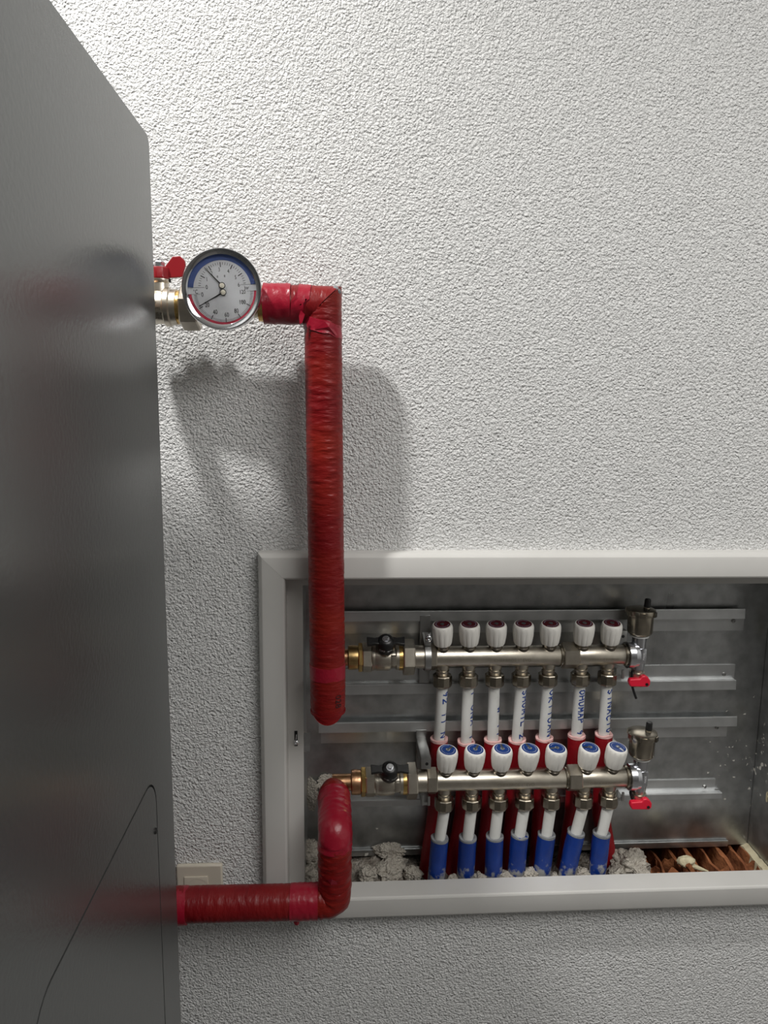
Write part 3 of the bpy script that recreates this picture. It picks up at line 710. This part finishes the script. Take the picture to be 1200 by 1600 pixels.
b.prism([(2 * st.x - p.x, p.z) for p in pl][::-1], (0, PY - .002, 0), (1, 0, 0), (0, 0, 1), (0, .004, 0))
hd = b.done('lever', 'lever_red', bv, smooth=30, bev=.0012)
b = B(); b.lathe([(.057, .0088), (.059, .0088)], st, (0, 0, 1), 20); b.lathe([(.059, .0078), (.0645, .0078), (.066, .0068)], st, (0, 0, 1), 6); b.lathe([(.066, .004), (.069, .004)], st, (0, 0, 1), 14); b.done('lever_nut', 'satin_chrome', hd, smooth=30)
B().box((px(264.5, 437, PY), PY - .0015, zz + .036), (px(267, 437, PY), PY + .0015, zz + .041)).done('stop_pin', 'black', bv)
# elbow that brings the boiler outlet to the valve
B().tube(bend([(BX - .058, BYB - .02, zz), (BX - .058, PY, zz), (x[0] + .004, PY, zz)], .028, 8), .0195, 28).done('outlet_elbow', 'copper', bv)
te = thing('pipe_tee', 'nickel hex tee carrying the round gauge on the supply pipe', 'tee', (px(348, 475, PY), PY, zz))
b = B(); hexn(b, x[4], x[5], .0330, PY, zz - .001, PI / 6 * 1.45); b.done('hex_nut', 'nickel', te, smooth=25)
b = B(); rev(b, x[5], [(0, .021), (x[6] - x[5], .021)], PY, ct.z, 32); b.done('body', 'nickel', te)
b = B(); rev(b, x[6] - .004, [(0, .023), (.001, .0262), (x[7] - x[6] + .003, .0262)], PY, ct.z, 32); b.done('end_ring', 'brass', te)
GC = at(347, 452.5, 1.055)
B().lathe([(0, .0125), (PY - GC.y - .029, .0125)], (GC.x, PY, ct.z + .001), (0, -1, 0), 24).done('branch', 'nickel', te)
g = thing('pressure_gauge', 'round chrome-rimmed pressure and temperature gauge beside the boiler', 'gauge', GC)
GR = .0562
B().lathe([(.030, .012), (.030, .050), (.028, .0535), (.004, .0545), (.002, GR - .0006)], GC, (0, 1, 0), 64, cap1=False).done('case', 'satin_chrome', g)
B().lathe([(.0035, GR - .0012), (.001, GR), (-.0035, GR), (-.0050, GR - .0008), (-.0052, GR - .0018), (-.0012, .0482), (.0045, .0480)], GC, (0, 1, 0), 96, cap0=False, cap1=False).done('bezel', 'chrome', g, smooth=50)
DY = GC.y + .0042; DR = .0500
dial = B().lathe([(0, DR), (.001, DR)], (GC.x, DY, GC.z), (0, 1, 0), 64).done('dial', 'dial', g)
def dp(xp, yp, off=0.):                     # dial drawing coordinates
    return V((GC.x + (xp - 578) / 470 * DR, DY - off, GC.z - (yp - 600) / 470 * DR))
def arc(b, r0, r1, a0, a1, off, n=48):
    for i in range(n):
        q = [(r, math.radians(lerp(a0, a1, j / n))) for r, j in ((r0, i), (r1, i), (r1, i + 1), (r0, i + 1))]
        b.add([V((GC.x + r * math.cos(a), DY - off, GC.z + r * math.sin(a))) for r, a in q], [[0, 1, 2, 3]])
b = B(); arc(b, .0410, .0500, 176.5, 11.5, .0004); b.done('pressure_band', 'dial_blue', dial, smooth=0)
b = B(); arc(b, .0445, .0500, 188.5, 360.5, .0004); b.done('temperature_band', 'dial_red', dial, smooth=0)
b = B()
def tick(cx, cy, ang, r0, r1, w):
    c, s = math.cos(math.radians(ang)), math.sin(math.radians(ang))
    b.add([dp(cx + c * r - s * k, cy - s * r - c * k, .0006) for r, k in ((r0, w), (r0, -w), (r1, -w), (r1, w))], [[0, 1, 2, 3]])
for i in range(31):
    a = lerp(184, 4 + 1, i / 30); mj = i % 5 == 0
    if i in (0, 30): continue
    tick(578, 560, a, (255 if mj else 285), 318, 5.5 if mj else 2.6)
for i in range(61):
    a = lerp(184, 365, i / 60); mj = i % 10 == 0
    if i in (0, 60): continue
    tick(590, 630, a, (335 if mj else 355), 392, 5.5 if mj else 2.4)
for s_, x_, y_, z_ in (('0', 370, 570, .0075), ('1', 375, 468, .0075), ('2', 440, 388, .0070), ('3', 540, 340, .0070), ('4', 660, 358, .0070), ('5', 755, 435, .0070), ('6', 795, 530, .0075), ('bar', 900, 564, .0062),
                       ('120', 842, 622, .0074), ('100', 838, 755, .0080), ('80', 758, 870, .0080), ('60', 628, 925, .0080), ('40', 475, 890, .0080), ('20', 372, 800, .0080), ('0', 310, 668, .0080), ('°C', 222, 634, .0075), ('e', 515, 425, .006), ('e', 610, 415, .006)):
    bm = font_bm(s_, z_); cc = dp(x_, y_, .0006); ca, sa = math.cos(.075), math.sin(.075)
    for v in bm.verts:
        xx, yy = v.co.x * .82, v.co.y * 1.1
        v.co = cc + V((xx * ca - yy * sa, 0, xx * sa + yy * ca))
    b.bm(bm)
for xa, ya, xb_, yb_ in ((110, 583, 340, 572), (810, 528, 1050, 512), (110, 668, 280, 662), (900, 608, 1050, 600)):
    d = V((xb_ - xa, yb_ - ya, 0)).normalized() * 1.8
    b.add([dp(xa - d.y, ya + d.x, .0006), dp(xa + d.y, ya - d.x, .0006), dp(xb_ + d.y, yb_ - d.x, .0006), dp(xb_ - d.y, yb_ + d.x, .0006)], [[0, 1, 2, 3]])
b.done('dial_print', 'dial_black', dial, smooth=0)
for (x0, y0), (x1, y1) in (((575, 545), (348, 318)), ((588, 632), (268, 816))):
    d = V((x1 - x0, y1 - y0, 0)).normalized(); nn = V((-d.y, d.x, 0)); b = B()
    pts = [(V((x0, y0, 0)) + nn * 9), (V((x0, y0, 0)) - nn * 9), (V((x1, y1, 0)) - nn * 4), (V((x1, y1, 0)) + nn * 4)]
    a_ = [dp(p.x, p.y, .0016) for p in pts]; c_ = [dp(p.x, p.y, .0021) for p in pts]
    b.add(a_ + c_, [[0, 1, 2, 3], [4, 5, 6, 7], [0, 1, 5, 4], [1, 2, 6, 5], [2, 3, 7, 6], [3, 0, 4, 7]])
    b.lathe([(0, .0046), (.0008, .0046)], dp(x0, y0, .0016), (0, -1, 0), 24)
    nd = b.done('needle', 'dial_black', g, smooth=30)
    B().lathe([(0, .0036), (.0008, .0036), (.0012, .003)], dp(x0, y0, .0024), (0, -1, 0), 24).lathe([(.0012, .0012), (.0014, .0010)], dp(x0, y0, .0024), (0, -1, 0), 10).done('pivot', 'pivot', nd)
B().lathe([(0, .0491), (.0008, .0491)], (GC.x, GC.y - .0008, GC.z), (0, 1, 0), 64).done('glass', 'glass', g)

# ------------------------------------------------------------------ insulated return pipe
zl = at(400, 1411, PY).z
ret = thing('insulated_pipe', 'red-wrapped return pipe coming from behind the boiler and bending up into the cabinet', 'pipe', (-.2, PY, zl))
ex = at(523, 1408, PY).x
e0 = V((BX - .16, PY, at(283, 1412, PY).z)); e1 = V((ex, PY, zl + .001)); e2 = V((ex + .001, PY + .002, zl + .128)); e3 = V((ex - .003, LYM - .004, .694))
B().tube(fine([e0, V((px(458, 1410, PY), PY, zl))], .003), .0290, 40, True, wrinkle(.0006, .6, 1.2)).done('sleeve', 'film_h', ret)
pp = fine(bend([V((px(490, 1410, PY), PY, zl)), e1, e1 + V((0, 0, .108))], .020, 8), .0025)
B().tube(pp, .0288, 40, True, wrinkle(.0017, .6, 1.8)).done('sleeve', 'film', ret)
B().tube(fine([V((px(454, 1410, PY), PY, zl)), V((px(497, 1410, PY), PY, zl))], .0025), .0302, 40, True, wrinkle(.0008, .5, 2)).done('tape', 'tape', ret)
pp = fine(bend([e1 + V((0, 0, .100)), e2, e2.lerp(e3, .80)], .012, 5), .003)
B().tube(pp, .0294, 40, True, wrinkle(.0018, .6, 2.0)).done('tape', 'tape', ret)
pp = fine([e2.lerp(e3, .35), e2.lerp(e3, .93), e2.lerp(e3, 1.03)], .004); n = len(pp)
B().tube(pp, [.0280 if i < n - 4 else .0280 - .0022 * (i - n + 4) for i in range(n)], 40, True, wrinkle(.0006, .5, 1.3)).done('sleeve', 'film', ret)
B().tube([(px(275, 1411, PY) - .01, PY, zl), (px(290, 1411, PY), PY, zl), (px(294, 1411, PY), PY, zl)], [.0306, .0309, .0304], 40, True, wrinkle(.0004, 3, 2)).done('tape', 'tape', ret)
q = at(463, 1437, PY - .012)
B().lathe([(-.006, .0055), (0, .0065), (.006, .005), (.0085, .0035)], q, (.15, -.1, -1), 7).done('tape_flap', 'tape', ret, smooth=0)
q = at(519, 1378, PY - .0295)
B().add([q + V((-.008, .0006, .004)), q + V((-.001, -.004, .008)), q + V((.007, -.001, .001)), q + V((.009, .0005, -.005)), q + V((-.002, .0004, -.006))], [[0, 1, 4], [1, 2, 4], [2, 3, 4]]).done('tape_flap', 'tape', ret, smooth=0)
cx = px(549, 1220, LYM)
B().tube(bend([e2.lerp(e3, .9), V((ex + .006, LYM - .002, LZ - .002)), V((cx - .012, LYM, LZ)), V((cx - .004, LYM, LZ))], .012, 6), .0150, 28).done('copper_end', 'copper', ret)

# ------------------------------------------------------------------ wall socket behind the boiler
q = at(347, 1351.5, WY - .009)
sk = thing('wall_socket', 'ivory wall socket half hidden behind the boiler and the lower red pipe', 'socket', (q.x - .04, WY, q.z - .04))
sx0, sx1, sz0, sz1 = q.x - .082, q.x, q.z - .082, q.z
B().prism([(sx0, sz0), (sx1, sz0), (sx1, sz1), (sx0, sz1)], (0, WY - .009, 0), (1, 0, 0), (0, 0, 1), (0, .0095, 0)).done('plate', 'socket', sk, bev=.003)
B().box((sx0 + .014, WY - .0115, sz0 + .014), (sx1 - .026, WY - .0085, sz1 - .021), .0012).done('insert', 'socket', sk)
xc, zc = (sx0 + .014 + sx1 - .026) / 2, sz1 - .021 - .0245
w_ = B().lathe([(-.0003, .0215), (-.0003, .0195), (.006, .0190), (.0065, .0005)], (xc + .002, WY - .0115, zc), (0, 1, 0), 40, cap0=False).done('well', 'socket', sk)
for s in (-1, 1): B().lathe([(0, .0026), (.0004, .0026)], (xc + .002 + s * .0095, WY - .0058, zc), (0, -1, 0), 14).done('pin_hole', 'gap', w_)

# ------------------------------------------------------------------ rubble in the bottom of the niche
def lump(name, m, c, r, sc=(1, 1, 1), amp=.35, fr=1.6, sub=3, seed=0, rot=0):
    bm = bmesh.new(); bmesh.ops.create_icosphere(bm, subdivisions=sub, radius=1)
    for v in bm.verts:
        k = v.co.copy(); d = noise.noise(k * fr + V((seed * 7.3, seed, 3))) * amp + noise.noise(k * fr * 2.7 + V((seed, 9, seed * 3))) * amp * .55 + noise.noise(k * fr * 6 + V((1, seed, 0))) * amp * .30 + noise.noise(k * fr * 13 + V((1, seed, 6))) * amp * .12
        v.co = k * (1 + d) * r; v.co = V((v.co.x * sc[0], v.co.y * sc[1], v.co.z * sc[2]))
    return B().bm(bm, Matrix.Translation(V(c)) @ Matrix.Rotation(rot, 4, 'Z')).done(name, m, smooth=60)
b = B(); nx, ny = 130, 34; bx0, bx1, by0, by1 = hx0 + .002, .60, 1.199, NB - .002
for j in range(ny + 1):
    for i in range(nx + 1):
        x_ = lerp(bx0, bx1, i / nx); y_ = lerp(by0, by1, j / ny); p = V((x_ * 28, y_ * 28, 0))
        h = .4735 + .010 * noise.noise(p) + .006 * noise.noise(p * 2.7) + .003 * noise.noise(p * 6)
        h += .016 * max(0, 1 - abs((x_ - .07) / .07)) * (y_ - 1.18) / .1
        if y_ < 1.215: h = min(h, .496)
        b.v.append(V((x_, y_, max(h, .465))))
for j in range(ny):
    for i in range(nx): a = j * (nx + 1) + i; b.f.append([a, a + 1, a + nx + 2, a + nx + 1])
tag(b.done('rubble_bed', 'rubble', smooth=60), 'grey bed of crumbled mortar along the open bottom of the cabinet', 'rubble', kind='stuff')
def lumps(spec):
    for k, (u, v, Y, r, sc, lab, grp) in enumerate(spec):
        tag(lump('mortar_lump', 'mortar', at(u, v, Y), r, sc, sub=5, seed=k + 1, rot=k), lab, 'mortar', grp)
lumps([
 (985, 1350, 1.270, .034, (1, .8, .85), 'large pale mortar lump between the last blue sleeve and the brick', None),
 (962, 1364, 1.245, .020, (1.2, .8, .7), 'pale mortar lump leaning on the foot of the last blue sleeve', None),
 (1003, 1366, 1.235, .018, (1.3, .8, .6), 'low crumbly mortar lump in front of the large one beside the brick', None),
 (608, 1330, 1.306, .024, (1.25, .5, .62), 'flat mortar clod stuck on the bottom fold behind the red return pipe', None),
 (612, 1356, 1.280, .030, (1.2, .8, .55), 'broad mortar lump in the mound between return pipe and sleeves', None),
 (575, 1366, 1.255, .020, (1, .8, .7), 'mortar lump just right of the red return pipe foot', None),
 (645, 1366, 1.262, .018, (1, .8, .8), 'mortar lump beside the first red sleeve foot', None),
 (707, 1376, 1.225, .014, (1.1, .7, .6), 'small mortar lump between first and second blue sleeve', None),
 (750, 1374, 1.225, .015, (1.2, .8, .6), 'small mortar lump between second and third blue sleeve', None),
 (790, 1372, 1.225, .017, (1.2, .8, .7), 'small mortar lump between third and fourth blue sleeve', None),
 (829, 1370, 1.225, .019, (1.0, .8, .8), 'rounded mortar lump between fourth and fifth blue sleeve', None),
 (866, 1374, 1.225, .014, (1.2, .8, .6), 'small mortar lump between fifth and sixth blue sleeve', None),
 (908, 1368, 1.228, .017, (1.0, .8, 1.0), 'pointed mortar lump between sixth and seventh blue sleeve', None),
 (482, 1335, 1.285, .024, (.8, .7, 1.2), 'rough mortar lump in the lower left cabinet corner', None),
 (484, 1368, 1.240, .018, (.9, .8, .8), 'mortar lump left of the red return pipe foot', None),
 (486, 1240, 1.316, .030, (.6, .12, 1.1), 'smeared mortar patch on the back panel left of the return pipe', None),
 (512, 1222, 1.316, .020, (1.0, .15, .8), 'mortar smear on the back panel above the return pipe', None),
])
# chips of plaster lying on the rubble
for k in range(26):
    u = R_.choice([R_.uniform(555, 660), R_.uniform(560, 1000), R_.uniform(474, 500)]); p = at(u, R_.uniform(1362, 1374), 1.222); p.z = .486 + R_.random() * .006
    tag(lump('plaster_chip', R_.choice(['mortar', 'gasket', 'rubble']), p, R_.uniform(.0025, .0055), (1.3, 1, .6), sub=1, seed=k, rot=k), 'tiny plaster chip lying on the crumbled mortar bed', 'chip', 'plaster chips on the mortar bed')
# broken hollow brick: ribs running back into the wall
br = thing('hollow_brick', 'broken orange hollow clay brick in the lower right corner of the cabinet', 'brick', (.69, 1.3, .45))
bx0, bx1 = .575, CX1 + .03
B().box((bx0, 1.215, NZ + .001), (bx1 - .002, NB - .004, NZ + .010)).done('brick_floor', 'clay', br, smooth=0)
for k, xw in enumerate([.588, .622, .652, .690, .716, .752, .780, .812, .838]):
    n = 14; vs = []; fs = []; th = [.004, .006, .0035, .005, .0075, .004, .007, .0045, .006][k]
    for i in range(n + 1):
        y_ = lerp(1.216, NB - .01, i / n); tt = i / n
        hgt = [.462, .470, .463, .468, .486, .476, .486, .484, .490][k] + .014 * (min(1, tt * 3) - .6) + .012 * noise.noise(V((k * 3.1, i * .8, 1)))
        hgt = min(hgt, .489)
        cv = .010 * noise.noise(V((k * 2.1, i * .30, 5))) + .003
        for dx, z_ in ((-th * 1.5, NZ + .008), (th * 1.5, NZ + .008), (th * .6 + cv, hgt), (-th * .6 + cv, hgt + .004 * noise.noise(V((i * .9, k, 0))))): vs.append((xw + dx, y_, z_))
    for i in range(n):
        for j in range(4): q = (j + 1) % 4; fs.append([i * 4 + j, i * 4 + q, (i + 1) * 4 + q, (i + 1) * 4 + j])
    fs += [[0, 1, 2, 3], [n * 4 + 3, n * 4 + 2, n * 4 + 1, n * 4]]
    B().add(vs, fs).done('brick_rib', 'clay', br, smooth=45)
for k, (xa, xb_, yw, h) in enumerate([(.690, .716, 1.262, .080), (.716, .752, 1.238, .070), (.752, .780, 1.250, .078), (.780, .812, 1.240, .076), (.812, .838, 1.262, .080), (.622, .652, 1.28, .062), (.652, .690, 1.30, .066), (.588, .622, 1.236, .060), (.64, .69, 1.232, .062)]):
    n = 6; vs = []
    for i in range(n + 1):
        x_ = lerp(xa, xb_, i / n); hh = NZ + .004 + h * (.80 + .22 * abs(i / n - .5) * 2) + .008 * noise.noise(V((k, i * .9, 4))); c = .010 * math.sin(PI * i / n)
        vs += [(x_, yw - .006 + c, NZ + .008), (x_, yw + .006 + c, NZ + .008), (x_, yw + .004 + c + .010, hh), (x_, yw - .003 + c + .010, hh)]
    fs = []
    for i in range(n):
        for j in range(4): q = (j + 1) % 4; fs.append([i * 4 + j, i * 4 + q, (i + 1) * 4 + q, (i + 1) * 4 + j])
    fs += [[0, 1, 2, 3], [n * 4 + 3, n * 4 + 2, n * 4 + 1, n * 4]]
    B().add(vs, fs).done('brick_web', 'clay', br, smooth=45)
for k, (u, v, r, rx) in enumerate([(1052, 1364, .016, .5), (1078, 1358, .020, 1.0), (1030, 1370, .014, .2), (1095, 1366, .012, .8)]):
    p = at(u, v, 1.235)
    b = B(); b.prism([(-r, -r * .3), (r * .5, -r * .45), (r, r * .1), (-r * .2, r * .6)], p, V((math.cos(rx), .1, -math.sin(rx) * .8)).normalized(), V((.1, .5, .8)).normalized(), (.002, -.004, .002))
    tag(b.done('brick_shard', 'clay', smooth=0), ['upright brick shard left of the foam scrap', 'long tilted brick shard under the foam scrap', 'flat brick shard at the edge of the mortar', 'small brick shard below the foam scrap tip'][k], 'shard')
# foam scraps
p = at(1072, 1346, 1.245)
f1 = lump('foam_scrap', 'pu_foam', p, .013, (1.2, .9, .8), .4, 1.4, 3, 5)
f2 = B(); f2.tube([p + V((.006, -.004, -.004)), p + V((.022, -.008, -.010)), p + V((.040, -.012, -.014))], [.006, .0045, .0012], 10).done('tail', 'pu_foam', f1)
tag(f1, 'cream dried foam scrap with a pointed tail lying on the broken brick', 'foam')
b = B(); n = 14; vs = []; fs = []
for i in range(n + 1):
    y_ = lerp(1.216, 1.33, i / n); j1 = .004 * noise.noise(V((i * .8, 0, 0)))
    zt = .488 + .004 * i / n + .004 * noise.noise(V((i * .8, 3, 0)))
    vs += [(CX1 - .020 + j1, y_, .42), (CX1 - .001, y_, .42), (CX1 - .001, y_, zt + .006), (CX1 - .012 + j1, y_, zt)]
for i in range(n):
    for j in range(4): q = (j + 1) % 4; fs.append([i * 4 + j, i * 4 + q, (i + 1) * 4 + q, (i + 1) * 4 + j])
fs += [[0, 1, 2, 3], [n * 4 + 3, n * 4 + 2, n * 4 + 1, n * 4]]
tag(b.add(vs, fs).done('foam_strip', 'pu_foam', smooth=50), 'cream dried foam strip along the right cabinet side', 'foam')
for k, (y_, z_, r, w_) in enumerate([(1.296, .982, .010, 'topmost cream foam smear near the top rail end on the right side panel'), (1.300, .955, .011, 'long cream foam smear below the topmost one on the right side panel'),
                              (1.250, .755, .009, 'cream foam smear level with the lower air vent on the right side panel'), (1.245, .715, .010, 'thin cream foam trail below the air vent level on the right side panel'), (1.27, .63, .007, 'lowest cream foam dab on the right side panel')]):
    tag(lump('foam_smear', 'pu_foam', (CX1 - .0006, y_, z_), r, (.12, .45, 1.5), .5, 1.9, 3, k + 20), w_, 'foam')
